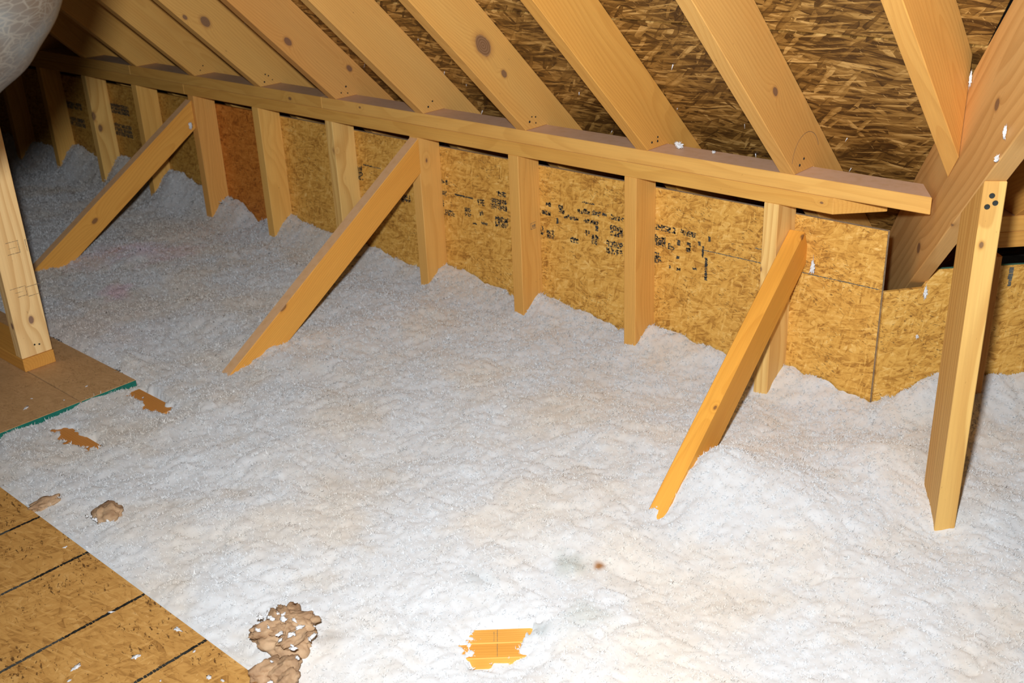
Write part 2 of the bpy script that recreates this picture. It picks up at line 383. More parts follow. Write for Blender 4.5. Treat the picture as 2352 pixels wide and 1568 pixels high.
# guide line and stencilled marks, broken up as they are on the rough board
flat_quads('guide_line', (-1.42, 0.089, 0.3085), (1, 0, 0), (0, 0, 1), [(0, 0.478, -0.0008, 0.0012)], INK_GREY, P1, lift=-0.0005, jag=0.0007, seed=3, sub=0.004)
flat_quads('guide_line', (-2.79, 0.089, 0.338), (1, 0, 0), (0, 0, 1), [(0.07, 0.12, -0.0008, 0.001), (0.46, 0.50, -0.03, -0.0285)], INK_GREY, P1, lift=-0.0005, jag=0.0007, seed=4, sub=0.004)
flat_quads('guide_line', (-1.27, 0.089, 0.345), (1, 0, 0), (0, 0, 1), [(0, 0.04, -0.002, 0.0006), (0.02, 0.06, -0.006, -0.004)], INK_GREY, P1, lift=-0.0005, jag=0.001, seed=5, sub=0.004)
STAMP = [(-2.392,-2.354,.333,.347),(-2.395,-2.366,.296,.314),(-2.398,-2.379,.258,.281),(-2.417,-2.404,.236,.245),(-2.376,-2.332,.232,.253),(-2.288,-2.261,.244,.274),(-2.225,-2.207,.257,.271),(-2.234,-2.199,.29,.312),(-2.327,-2.248,.305,.309),(-2.176,-2.107,.288,.325),(-2.148,-2.108,.332,.349),(-2.159,-2.107,.235,.268),(-2.255,-2.239,.225,.229),(-2.219,-2.186,.231,.238),
(-1.954,-1.935,.335,.346),(-1.971,-1.936,.307,.321),(-1.907,-1.884,.321,.348),(-1.916,-1.908,.289,.306),(-1.887,-1.833,.31,.319),(-1.838,-1.816,.334,.348),(-1.816,-1.793,.336,.35),(-1.786,-1.757,.337,.35),(-1.749,-1.73,.344,.351),(-1.82,-1.778,.368,.371),(-1.816,-1.764,.31,.324),(-1.718,-1.678,.337,.351),(-1.723,-1.678,.29,.322),(-1.735,-1.678,.236,.275),(-1.986,-1.965,.243,.271),(-1.954,-1.927,.237,.265),(-1.865,-1.835,.242,.257),(-1.812,-1.794,.272,.291),(-1.787,-1.765,.251,.282),(-1.774,-1.762,.293,.31),
(-1.575,-1.506,.335,.354),(-1.491,-1.444,.336,.353),(-1.574,-1.536,.291,.32),(-1.529,-1.509,.289,.308),(-1.501,-1.49,.307,.32),(-1.472,-1.457,.292,.321),(-1.437,-1.428,.318,.331),(-1.406,-1.398,.335,.349),(-1.424,-1.418,.287,.32),(-1.414,-1.405,.227,.288),(-1.573,-1.551,.242,.274),(-1.502,-1.491,.268,.277),(-1.525,-1.519,.236,.245),(-1.501,-1.486,.235,.246),(-1.451,-1.436,.249,.254),
(-2.795,-2.767,.282,.33),(-2.759,-2.716,.337,.341),(-2.58,-2.536,.241,.267)]
def stamp(parent, boxes, seed, fill=0.62, st=(0.0016, 0.0042)):
    rnd = random.Random(seed); R = []
    for (x0, x1, z0, z1) in boxes:
        w = x1 - x0; h = z1 - z0
        if w < 0.013 or h < 0.009:
            R.append((x0, x1, z0, z1) if min(w, h) < 0.0045 else (x0, x0 + w * .8, z0, z1)); continue
        nlet = max(1, round(w / 0.011)); lw = w / nlet; nrow = max(1, round(h / 0.017)); lh = h / nrow
        for i in range(nlet):
            for j in range(nrow):
                a = x0 + i * lw; b = a + lw * 0.78; c = z0 + j * lh + 0.001; d = c + lh * 0.82; t = 0.0026
                segs = [(a, a + t, c, d), (b - t, b, c, d), (a, b, c, c + t), (a, b, d - t, d), (a, b, (c + d) / 2 - t / 2, (c + d) / 2 + t / 2)]
                for s in segs:
                    if rnd.random() < fill: R.append(s)
                for _ in range(2):
                    u = rnd.uniform(a, b); v = rnd.uniform(c, d); R.append((u, u + rnd.uniform(*st), v, v + rnd.uniform(*st)))
    return R
flat_quads('stencilled_marks', (0, 0.089, 0), (1, 0, 0), (0, 0, 1), stamp(P1, STAMP, 2, 0.55, (0.002, 0.006)), INK, P1, lift=-0.0005, jag=0.0016, seed=8, sub=0.0035)
flat_quads('stencilled_marks', (0, 0.089, 0), (1, 0, 0), (0, 0, 1),
           stamp(P3, [(-4.834, -4.678, .303, .334), (-4.825, -4.677, .224, .266), (-4.426, -4.264, .326, .369), (-4.45, -4.267, .23, .284)], 4, 0.75), INK, P3, lift=-0.0005, jag=0.001, seed=9)

# angled wall beyond the seam
wall2 = empty('wall_right', (-0.5, 0.55, 0)); tag(wall2, kind='structure')
D45 = Vector((math.sqrt(.5), math.sqrt(.5), 0)); N45 = Vector((-math.sqrt(.5), math.sqrt(.5), 0))
def w2pt(x, z, off=0.0):       # point on the angled wall plane whose x is given
    return Vector((x, x - W2, z)) + N45 * off
prof = [(-0.932, -0.26), (-0.932, 0.303), (-0.868, 0.308), (-0.851, 0.345), (-0.846, 0.353), (0.6, 0.353), (0.6, -0.26)]
A = [w2pt(x, z) for x, z in prof]
P4 = member('osb_panel', A, [a + N45 * 0.011 for a in A], D45, (0, 0, 1), [OSB_WALL, PALE_GREEN], parent=wall2, bevel=0.0006, top=((0, 0, 1), 0.9))
for p in P4.data.polygons:
    if p.material_index == 1 and (P4.matrix_world @ p.center).x < -.85: p.material_index = 0
flat_quads('grey_mark', w2pt(-0.728, 0.0), D45, (0, 0, 1), [(0, 0.010, 0.318, 0.347), (0.002, 0.009, 0.300, 0.318)], INK_GREY, P4, lift=-0.0005, jag=0.001, seed=3, sub=0.006)

# ------------------------------------------------------------------ structure: roof sheathing = ceiling
ceil = empty('ceiling', (-2.5, -0.6, 1.3)); tag(ceil, kind='structure')
nr = Vector((0, SL, 1)).normalized()
def zr(y, off=0): return ROOF - SL * y + off
def vx(y): return -0.804 - 0.617 * y                  # x of the valley's near face at y
def sheet(x0, x1, y0, y1, x1b=None):
    """x1 at y0, x1b at y1"""
    x1b = x1 if x1b is None else x1b
    A = [(x0, y0, zr(y0)), (x1, y0, zr(y0)), (x1b, y1, zr(y1)), (x0, y1, zr(y1))]
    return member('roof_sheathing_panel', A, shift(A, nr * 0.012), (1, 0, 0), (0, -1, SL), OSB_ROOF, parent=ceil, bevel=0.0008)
g_ = 0.0022
for (a, b) in ((-6.2, -4.0), (-3.997, -1.565)): sheet(a, b, -0.147 + g_, 0.86); 
for (a, b) in ((-6.2, -5.21), (-5.207, -2.775)): sheet(a, b, -1.05 + g_, -0.147 - g_); sheet(a, b, -2.3, -1.05 - g_)
sheet(-1.562, vx(-0.147 + g_) + .02, -0.147 + g_, 0.86, vx(0.86) + .02)
sheet(-2.772, vx(-1.05) + .02, -1.05 + g_, -0.147 - g_, vx(-0.147) + .02)
sheet(-2.772, vx(-2.3) + .02, -2.3, -1.05 - g_, vx(-1.05) + .02)
# roof of the angled wing, past the valley
def zr2(x, y): return 1.1716 + 0.518 * (x - y) + 0.004
def sheet2(pts):
    n2 = Vector((-0.518, 0.518, 1)).normalized()
    A = [(x, y, zr2(x, y)) for x, y in pts]
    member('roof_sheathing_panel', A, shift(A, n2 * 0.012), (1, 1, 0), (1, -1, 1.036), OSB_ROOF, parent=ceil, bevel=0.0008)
sheet2([(vx(0.86) + .03, 0.86), (0.4, 2.3), (2.0, 2.3), (1.0, 0.6), (vx(-0.2) + .03, -0.2)])
sheet2([(vx(-0.203) + .03, -0.203), (1.0, 0.597), (1.4, -1.7), (vx(-2.2) + .03, -2.2)])
# unseen eave and gable boards, added to keep world light out
outer = empty('unseen_wall_outer', (-2.5, 0.86, 0)); tag(outer, kind='structure')
SHADE = plain('unseen_eave_board', (0.20, 0.14, 0.08), 0.8)
box('unseen_eave_board', (-6.2, -1.25), (0.862, 0.88), (-0.3, 0.5), SHADE, parent=outer, bevel=0)
box('unseen_gable_board', (-6.22, -6.2), (-3.2, 0.88), (-0.3, 3.2), SHADE, parent=outer, bevel=0)

# ------------------------------------------------------------------ knee wall: plates
def tintv(r, base=(1, 1, 1), a=0.07):
    k = 1 + r.uniform(-a, a); w = r.uniform(-0.04, 0.04); return (base[0] * k, base[1] * k * (1 - w), base[2] * k * (1 - 2.5 * w))
R_ = random.Random(11)
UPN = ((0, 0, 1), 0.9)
# upper plate in three lengths; the right end is cut to the valley rafter's face
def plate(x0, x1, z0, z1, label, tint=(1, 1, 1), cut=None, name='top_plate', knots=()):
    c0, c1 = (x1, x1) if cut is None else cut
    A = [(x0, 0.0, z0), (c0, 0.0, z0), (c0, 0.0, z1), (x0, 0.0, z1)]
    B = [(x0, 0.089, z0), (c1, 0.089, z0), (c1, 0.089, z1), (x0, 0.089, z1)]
    o = member(name, A, B, (1, 0, 0), (0, 0, 1), [PINE, DUSTY_LOWLIT], top=UPN, tint=tint, knots=knots)
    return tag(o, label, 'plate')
plate(-2.8305, -0.815, ZP1 + .0004, ZP2, 'long dusty upper top plate running from mid wall to the valley rafter', (1.0, 0.93, 0.86), cut=(-0.814, -0.869), knots=[((-2.64, 0, .56), .003)])
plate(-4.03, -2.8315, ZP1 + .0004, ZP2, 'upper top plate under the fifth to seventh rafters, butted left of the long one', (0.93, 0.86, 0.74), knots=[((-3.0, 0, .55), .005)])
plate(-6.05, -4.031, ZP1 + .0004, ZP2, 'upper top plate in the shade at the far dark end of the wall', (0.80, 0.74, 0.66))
plate(-3.655, -1.034, ZP0, ZP1, 'long lower top plate above the studs, mitred end at the wall corner', (0.95, 0.87, 0.72), cut=(-1.032, -0.943), name='lower_plate', knots=[((-1.06, 0, .52), .0025)])
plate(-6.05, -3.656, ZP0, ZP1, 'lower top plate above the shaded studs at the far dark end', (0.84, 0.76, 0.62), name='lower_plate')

# ------------------------------------------------------------------ knee wall: studs
SKN = {0: [((-1.204, 0.0, .33), .004)], 4: [((-2.797, .008, .40), .008), ((-2.797, .03, .30), .006)], 5: [((-3.212, .036, .369), .010), ((-3.212, .038, .407), .007)],
       6: [((-3.61, .05, .14), .006)], 8: [((-4.406, .022, .272), .010), ((-4.406, .0, .327), .012)], 3: [((-2.378, .03, .42), .006)]}
STINT = {0: (1.08, 1.08, 1.15), 1: (1.0, .93, .86), 2: (.98, .90, .82), 3: (1.03, .98, .96), 4: (1.05, 1.02, 1.0), 5: (1.08, 1.04, .98), 6: (1.02, .9, .85), 7: (1.05, 1.03, .98), 8: (1.08, 1.06, 1.0), 9: (1.05, 1.02, .9)}
SLAB = ['pale pine wall stud behind the knotted brace by the wall corner', 'pine stud with a thin red line in the bay left of the corner stud',
        'pine stud with a long bark seam and a faint stamp, between stencilled bays', 'pine stud that the long middle brace butts against',
        'pale knotty stud with split grain, just left of the middle brace', 'pale pine stud on the right of the reddish board panel',
        'pinkish stud that the far brace butts against, left of the reddish panel', 'pine stud crossed by the far brace near its foot',
        'sunlit-looking pale stud in the far bays with two knots', 'stud half in shadow, lit only on its lower part', 'nearly black stud in the dark far corner',
        'last wall stud lost in the dark behind the duct and post']
for k, x in enumerate(STUD):
    m = PINE_Y if k in (0, 4, 8) else PINE
    A = [(x, 0, -0.26), (x + .038, 0, -0.26), (x + .038, 0, ZP0), (x, 0, ZP0)]
    t = STINT.get(k, (1, .95, .9))
    if m is PINE_Y: t = (t[0] * .93, t[1] * .88, t[2] * .80)
    o = member('wall_stud', A, shift(A, (0, .0888, 0)), (0, 0, 1), (0, 1, 0), m, tint=t, knots=SKN.get(k, ()))
    tag(o, SLAB[k], 'stud', 'knee wall studs')
    if k == 2:
        flat_quads('grade_stamp', (x + .038, .045, .27), (0, 1, 0), (0, 0, 1), [(0, .022, 0, .0015), (0, .0015, 0, .018), (.006, .012, .004, .013), (.014, .02, .004, .013), (0, .022, .018, .0195)], INK_FAINT, o, lift=0.0003 * -1, jag=.0006, sub=.004)

# ------------------------------------------------------------------ rafters
RKN = {0: [((-1.130, -.113, .781), .008)], 2: [((-1.941, -.154, .823), .021), ((-1.941, -.08, .74), .008)], 4: [((-2.752, -.162, .777), .010), ((-2.752, .066, .661), .008)],
       5: [((-3.158, -.179, .813), .013), ((-3.158, -.251, .836), .006)]}
RLAB = ['common rafter nearest the valley with a curved pencil arc at its foot', 'orange rafter, second from the valley, resting behind a tuft of white fluff', 'rafter with one big round grey knot',
        'smooth broad rafter landing above the middle brace', 'reddish rafter with a bark seam and a small dark knot', 'rafter with a round filled knot, landing right of the far brace',
        'rafter landing directly above the far brace', 'brown rafter landing over the pale far studs', 'shaded rafter at the edge of the duct', 'very dark rafter beside the duct',
        'rafter lost in the dark behind the duct', 'last rafter in the dark far end']
RT = {0: (.98, .91, .92), 1: (1.0, .86, .68), 2: (1.0, .92, .88), 3: (1.0, .94, .98), 4: (.98, .84, .86), 5: (1.0, .93, .92), 6: (.97, .90, .86), 7: (.92, .85, .78)}
for k in range(12):
    x0 = -1.1685 - SP * k; x1 = x0 + .038
    h = 0.14 * math.sqrt(1 + SL * SL) - .0006
    def zb(y): return ZP2 - SL * y
    side = [(-2.25, zb(-2.25)), (0.0, ZP2 + .0003), (.0892, ZP2 + .0003), (.0892, zb(.0892)), (.84, zb(.84)), (.84, zb(.84) + h), (-2.25, zb(-2.25) + h)]
    A = [(x0, y, z) for y, z in side]
    o = member('rafter', A, shift(A, (.038, 0, 0)), (0, -1, SL), (1, 0, 0), PINE, knots=RKN.get(k, ()), tint=RT.get(k, (.95, .85, .72)))
    tag(o, RLAB[k], 'rafter', 'common rafters on the knee wall')
    if k < 7:
        for (dy, dz) in ((.020, .018), (.038, .030), (.046, .014), (.028, .036))[: 2 + (k * 7) % 3]:
            nail(o, (x1, dy + R_.uniform(-.006, .006), ZP2 + dz + R_.uniform(-.004, .004)), (1, 0, 0), R_.uniform(.0022, .0036))
    if k == 0:
        rc = []
        for i in range(110):
            a = math.radians(20 + i * 1.45); rc.append((.062 * math.cos(a), .062 * math.cos(a) + .0017, .062 * math.sin(a), .062 * math.sin(a) + .0012))
        flat_quads('pencil_arc', (x1, .045, .600), (0, 1, 0), (0, 0, 1), rc, PENCIL, o, lift=-0.0003)

# jack rafter that dies into the valley
x0 = -1.1685 + SP; x1 = x0 + .038
def vy(x): return (-0.804 - x) / 0.617
def jack(x):
    y = vy(x) - .0008; zb = ZP2 - SL * y; h = 0.14 * math.sqrt(1 + SL * SL) - .0006
    return [(x, -2.25, ZP2 + SL * 2.25), (x, y, zb), (x, y, zb + h), (x, -2.25, ZP2 + SL * 2.25 + h)]
o = member('jack_rafter', jack(x0), jack(x1), (0, -1, SL), (1, 0, 0), PINE, tint=(1.0, .94, .90))
tag(o, 'short rafter with a skew-cut foot nailed against the valley rafter', 'rafter')

# valley rafter
def vpt(s, z, off=0): # s metres along VD from the post corner
    p = Vector((-0.613, -0.309, 0)) + VD * s + VN * off; return (p.x, p.y, z)
def vz(s): return .715 + VSL * s
s0, sm, s1 = -0.95, -0.62, 2.3
def vtop(s_): return min(vz(s_) + .292, ROOF - SL * (-.309 - .8511 * s_) - .004)
A = [vpt(s0, vz(s0)), vpt(s1, vz(s1)), vpt(s1, vz(s1) + .292), vpt(sm, vz(sm) + .288), vpt(s0, vtop(s0))]
B = [vpt(s0, vz(s0), .038), vpt(s1, vz(s1), .038), vpt(s1, vz(s1) + .292, .038), vpt(sm, vz(sm) + .288, .038), vpt(s0, vtop(s0), .038)]
val = member('valley_rafter', A, B, VD + Vector((0, 0, VSL)), VN, VALLEY, tint=(1.0, .90, .80), bevel=.002,
             knots=[((-.608, -.318, .847), .009), ((-.872, .110, .419), .011), ((-.719, -.137, .565), .005)])
tag(val, 'deep diagonal valley rafter with wavy grain descending behind the wall corner', 'rafter')

# post under the valley rafter
pA = Vector((-0.613, -0.309, 0)); zt0 = .715; zt1 = .715 - VSL * .14
A = [tuple(pA + Vector((0, 0, -.26))), tuple(pA - VD * .14 + Vector((0, 0, -.26))), tuple(pA - VD * .14 + Vector((0, 0, zt1 - .001))), tuple(pA + Vector((0, 0, zt0 - .001)))]
rp = member('support_post', A, shift(A, VN * .038), (0, 0, 1), VN, PINE_Y, tint=(.86, .76, .62), knots=[((-.604, -.304, .597), .0035)])
tag(rp, 'upright post under the valley rafter with three black nail heads', 'post')
for u, z in ((.016, .687), (.023, .674), (.0105, .667)):
    q = pA + VN * u; nail(rp, (q.x, q.y, z), VD, .0052)

# plates, stud and rafters of the angled wall
def along(x0, x1, z0, z1, off0, off1, name, label, cat, tint=(1, .9, .75)):
    A = [w2pt(x0, z0, off0), w2pt(x1, z0, off0), w2pt(x1, z1, off0), w2pt(x0, z1, off0)]
    B = [w2pt(x0, z0, off1), w2pt(x1, z0, off1), w2pt(x1, z1, off1), w2pt(x0, z1, off1)]
    return tag(member(name, A, B, D45, (0, 0, 1), [PINE, DUSTY_LOWLIT], top=UPN, tint=tint), label, cat)
along(-.770, .6, .4345, .472, .0, .089, 'top_plate', 'upper plate of the angled wall, behind the valley post', 'plate', (.98, .86, .70))
along(-.770, .6, .3965, .434, .0, .089, 'lower_plate', 'lower plate of the angled wall, behind the valley post', 'plate', (.95, .82, .66))
A = [w2pt(-.788, -.26, -.0015), w2pt(-.762, -.26, -.0015), w2pt(-.762, .3962, -.0015), w2pt(-.788, .3962, -.0015)]
tag(member('wall_stud', A, [a - N45 * .05 for a in A], (0, 0, 1), N45, PINE, tint=(.85, .62, .45)), 'reddish stud of the angled wall, mostly hidden behind the valley post', 'stud')
for i, xx in enumerate((-.733, -.44, -.15)):
    base = w2pt(xx, 0, 0.0); dirn = -N45; L = 1.5 if i else 1.2
    pts = []
    for s_, z_ in ((-.45, .4725 - .733 * .45), (-.0892, .4725 - .733 * .0892), (-.0892, .4725), (0, .4725), (L, .4725 + .733 * L), (L, .4725 + .733 * L + .160), (-.45, .4725 - .733 * .45 + .160)):
        p = base + dirn * s_; pts.append((p.x, p.y, z_))
    o = member('wing_rafter', pts, shift(pts, D45 * .038), dirn + Vector((0, 0, .733)), D45, PINE, tint=(.95, .78, .6))
    tag(o, ['short rafter seen in the dark gap right of the valley post', 'second rafter over the angled wall', 'third rafter over the angled wall'][i], 'rafter')

# ------------------------------------------------------------------ braces
def brace(top, bot, label, mat=PINE, tint=(1, .9, .7), dusty=True, width=.038, depth=.089, extend=.25, knots=(), square=False, buttx=True):
    """2x4 on edge; top/bot: its upper left edge. Upper end is plumb against the stud (buttx) or square."""
    t = Vector(top); b = Vector(bot); d = (t - b).normalized(); b = b - d * extend
    side = Vector((d.y, -d.x, 0)).normalized()
    if side.x < 0: side = -side
    dn = d.cross(side).normalized()
    if dn.z > 0: dn = -dn
    if square: low = t + dn * depth
    else:
        vv = depth / abs(dn.z); low = t + Vector((0, 0, -vv))
    A = [t, b, b + dn * depth, low]
    B = [a + side * width for a in A]
    o = member('diagonal_brace', A, B, d, side, [mat, DUSTY_LOWLIT if dusty else mat], top=((-dn), .95), tint=tint, knots=knots)
    return tag(o, label, 'brace', 'diagonal braces of the knee wall')
brace((-2.416, -.001, .4955), (-2.416, -.775, -.010), 'long middle brace with a dusty top edge greyed for low light and a knot low on its side', tint=(1.05, .88, .62), knots=[((-2.378, -.564, .131), .009)])
brace((-3.651, -.001, .480), (-3.651, -.745, .0), 'far brace whose foot stands beside the pale post, small dark knot low down', tint=(1.05, .88, .62), knots=[((-3.613, -.465, .131), .008)])
brace((-1.1665, .062, .421), (-1.0885, -.617, .012), 'nearest brace, orange topped, nailed to the side of the corner stud', tint=(1.12, .90, .50), dusty=False, square=True,
      knots=[((-1.083, -.38, .15), .004), ((-1.055, -.62, .035), .003), ((-1.128, .055, .41), .005)])

# ------------------------------------------------------------------ near left: post on its sole plate
lp = box('support_post', (-2.895, -2.857), (-1.112, -1.024), (.0385, 2.6), PINE_Y, axis='z', tint=(1.12, 1.14, 1.45),
         knots=[((-2.857, -1.063, .142), .007), ((-2.87, -1.112, .136), .006), ((-2.857, -1.045, 1.0), .008)])
tag(lp, 'pale upright post with faint grade stamps standing on a short sole plate', 'post')
MK = [(-1.082, -1.048, .369, .3702), (-1.050, -1.0488, .334, .369), (-1.083, -1.05, .336, .3372), (-1.030, -1.0288, .334, .367), (-1.030, -1.02, .366, .3672),
      (-1.10, -1.057, .241, .2422), (-1.058, -1.0568, .212, .241), (-1.084, -1.057, .215, .2162), (-1.055, -1.015, .236, .2372), (-1.055, -1.02, .209, .2102),
      (-1.078, -1.056, .3525, .3532), (-1.088, -1.066, .228, .2287)]
flat_quads('grade_stamp', (-2.857, 0, 0), (0, 1, 0), (0, 0, 1), MK, INK_FAINT, lp, lift=-.0003, jag=.0005, sub=.004, seed=4)
for y, z in ((-1.070, .069), (-1.057, .066)): nail(lp, (-2.857, y, z), (1, 0, 0), .0028)
so = box('sole_plate', (-4.3, -2.853), (-1.1135, -1.0235), (.0003, .038), PINE, tint=(.92, .78, .58))
tag(so, 'orange sole plate on the deck under the pale post', 'plate')

# cleats that carry the deck, showing through the white fluff
for i, (xa, xb, ya, yb) in enumerate(((-3.4, -2.352, -1.035, -.950), (-3.4, -2.318, -1.262, -1.178))):
    o = box('deck_cleat', (xa, xb), (ya, yb), (-.056, -.0184), PINE, tint=(.86, .62, .50))
    tag(o, ['reddish wooden cleat poking out of the fluff at the green deck corner', 'reddish wooden cleat in the fluff midway along the green deck edge'][i], 'cleat', 'cleats under the small deck')
# truss chord exposed through a hole in the fluff
dj = Vector((.071, .065, 0)).normalized(); nj = Vector((-dj.y, dj.x, 0)); c0 = Vector((-1.075, -1.117, 0))
for i, (o0, o1, tt) in enumerate(((.0006, .0386, (1.12, .92, .64)), (-.0384, -.0006, (1.10, .88, .58)))):
    p = [c0 - dj * .26 + nj * o0, c0 + dj * .12 + nj * o0, c0 + dj * .12 + nj * o1, c0 - dj * .26 + nj * o1]
    A = [(q.x, q.y, -.046) for q in p]
    o = member('joist', A, shift(A, (0, 0, .038)), dj, (0, 0, 1), PINE, tint=tt)
    tag(o, ['bare joist ply in the hole in the fluff, farther of the pair', 'bare joist ply in the hole in the fluff, nearer of the pair'][i], 'joist', 'bare joist plies')
    if i == 0: flat_quads('pencil_line', tuple(c0 + Vector((0, 0, -.0079))), dj, nj, [(.012, .0128, .002, .036), (.006, .0066, .004, .03)], INK_FAINT, o, lift=-.0004, jag=.0003, sub=.004)
    else: flat_quads('pencil_line', tuple(c0 + Vector((0, 0, -.0079))), dj, nj, [(.012, .0128, -.036, -.002)], INK_FAINT, o, lift=-.0004, jag=.0003, sub=.004)

# ------------------------------------------------------------------ duct
def tube(name, path, rad, mat, seg=64, rings=140, wob=.003):
    pts = [Vector(p) for p in path]
    def cr(t):
        n = len(pts) - 1; i = min(int(t * n), n - 1); f = t * n - i
        p0, p1, p2, p3 = pts[max(i - 1, 0)], pts[i], pts[i + 1], pts[min(i + 2, n)]
        return 0.5 * ((2 * p1) + (p2 - p0) * f + (2 * p0 - 5 * p1 + 4 * p2 - p3) * f * f + (3 * p1 - p0 - 3 * p2 + p3) * f ** 3)
    bm = bmesh.new(); prev = None; rr = random.Random(3)
    ph = [rr.uniform(0, 6.28) for _ in range(6)]
    up = Vector((0, 0, 1)); nrm = None
    for j in range(rings + 1):
        t = j / rings; c = cr(t); d = (cr(min(t + .005, 1)) - cr(max(t - .005, 0))).normalized()
        if nrm is None: nrm = d.cross(up).normalized()
        nrm = (nrm - d * nrm.dot(d)).normalized(); b = d.cross(nrm)
        ring = []
        for i in range(seg):
            a = 2 * math.pi * i / seg
            r = rad + wob * (math.sin(3 * a + 14 * t + ph[0]) * .5 + math.sin(7 * a - 31 * t + ph[1]) * .25 + math.sin(2 * a + 47 * t + ph[2]) * .35) + .0012 * math.sin(t * 90)
            ring.append(bm.verts.new(c + (nrm * math.cos(a) + b * math.sin(a)) * r))
        if prev:
            for i in range(seg): bm.faces.new((prev[i], prev[(i + 1) % seg], ring[(i + 1) % seg], ring[i])).smooth = True
        prev = ring
        if j in (0, rings): bm.faces.new(ring)
    bmesh.ops.recalc_face_normals(bm, faces=bm.faces)
    me = bpy.data.meshes.new(name); bm.to_mesh(me); bm.free(); me.materials.append(mat)
    return link(bpy.data.objects.new(name, me))
def cray(px, py, d):
    return CAM + (RIGHT * ((px - 1176) / 2464.97) - UP * ((py - 784) / 2464.97) - BACK) * d
DP = [cray(*q) for q in ((-90, -800, 1.35), (-130, -360, 1.3), (-205, -85, 1.3), (-400, 70, 1.32), (-800, 150, 1.4), (-1500, 160, 1.6))]
du = tube('insulated_duct', DP, .165, DUCT)
tag(du, 'big grey wrapped flexible duct bulging in at the upper corner', 'duct')

# ------------------------------------------------------------------ white blown insulation
WX = [-6.2, -3.732, -3.501, -3.406, -3.25, -2.999, -2.776, -2.547, -2.44, -2.398, -2.281, -2.113, -2.03, -1.988, -1.887, -1.682, -1.62, -1.567, -1.488, -1.377, -1.25, -1.153, -1.086, -.991, -.937]
WZ = [.09, .105, .085, .012, .092, .068, .052, .030, .03, .071, .059, .030, .03, .067, .050, .020, .03, .067, .058, .040, .03, .055, .048, .022, .024]
HOLES = [  # x, y, rx, ry, rot(deg), depth : places where the wood under the fluff shows
    (-2.44, -.972, .095, .026, -6, .055), (-2.40, -1.198, .088, .026, 4, .055),
    (-1.078, -1.112, .036, .032, 35, .05), (-1.064, -1.066, .034, .022, 35, .05), (-1.058, -1.150, .03, .022, 60, .045), (-1.055, -1.090, .028, .026, 30, .05)]
def holes(x, y):
    jx = vnoise(x, y, .02, 71) * .030 + vnoise(x, y, .007, 73) * .014; jy = vnoise(x, y, .02, 72) * .030 + vnoise(x, y, .007, 74) * .014
    m = np.zeros_like(x)
    for hx, hy, rx, ry, rot, dep in HOLES:
        a = math.radians(rot); u = (x + jx - hx) * math.cos(a) + (y + jy - hy) * math.sin(a); v = -(x + jx - hx) * math.sin(a) + (y + jy - hy) * math.cos(a)
        d = np.sqrt((u / rx) ** 2 + (v / ry) ** 2)
        m = np.maximum(m, (1 - sstep(.85, 1.25, d)))
    return m
def H(x, y, fine=True):
    z = .012 + vnoise(x, y, .42, 1) * .030 + vnoise(x, y, .19, 2) * .022 + vnoise(x, y, .09, 3) * .014
    # banks up against the boards
    zw = np.interp(x, WX, WZ)
    k = sstep(-.035, .085, y) * (x < -.9)
    z = z * (1 - k) + (zw + vnoise(x, y, .03, 8) * .012) * k
    d2 = (x - y - W2) / math.sqrt(2)                  # metres in front of the angled wall
    k2 = (1 - sstep(0, .13, d2)) * sstep(-.98, -.86, x)
    zz2 = np.interp(x, [-.937, -.88, -.828, -.743, -.673, .6], [.024, .05, .092, .074, .074, .06])
    z = z * (1 - k2) + (zz2 + vnoise(x, y, .03, 9) * .012) * k2
    def bump(cx, cy, sx, sy, a): return a * np.exp(-((x - cx) / sx) ** 2 - ((y - cy) / sy) ** 2)
    z = z + bump(-.94, -.43, .17, .13, .070) + bump(-1.03, -.47, .05, .08, .040) + bump(-.99, -.60, .04, .06, .020) + bump(-.78, -.17, .09, .10, .075) - bump(-.60, -.33, .05, .05, .012)
    z = z + bump(-3.45, -.42, .25, .1, .03) + bump(-1.25, -.66, .07, .06, .014) - bump(-1.03, -.90, .14, .10, .016)
    for xs in (-4.04, -4.45, -4.86): z = z + bump(xs + .10, .03, .09, .12, .05)
    # thin edge against the near deck; drifts over the green edge of the small deck
    e = sstep(-1.437, -1.36, y)
    z = z * (.2 + .8 * e) + .0015 * (1 - e)
    k3 = (1 - sstep(-2.556, -2.42, x)) * (1 - sstep(-.95, -.90, y)) * (y > -1.44)
    edge = -.010 + vnoise(x, y, .05, 21) * .022 + .016 * sstep(-1.02, -1.08, y) * sstep(-1.12, -1.08, y)
    z = z * (1 - k3) + edge * k3
    if fine:
        # puffs: rounded tops, creased hollows
        wx = x + vnoise(x, y, .06, 14) * .03; wy = y + vnoise(x, y, .06, 15) * .03
        z = z + np.abs(vnoise(wx, wy, .052, 4)) * .017 + np.abs(vnoise(wx, wy, .025, 5)) * .010 + np.abs(vnoise(wx, wy, .0125, 6)) * .006 - .008
    k4 = sstep(-2.62, -2.5, x) * (1 - sstep(-2.36, -2.18, x)) * sstep(-1.36, -1.26, y) * (1 - sstep(-.96, -.91, y))
    z = z * (1 - k4) + (-.012 + vnoise(x, y, .03, 44) * .010) * k4
    z = z + bump(-1.035, -1.15, .11, .10, -.040)
    m = holes(x, y)
    z = z - m * (z + .032)
    z = np.where((y < -1.4365) & (x > -2.55), -.02, z)
    return z
def inside(x, y):
    ok = (y > -1.4376) & (y < .0885)
    ok = ok & ~((x < -2.558) & (y < -.944))
    right = (x > -.937) & (y > -1.4376) & (y < x - W2 - .002)
    return np.where(x > -.937, right, ok)

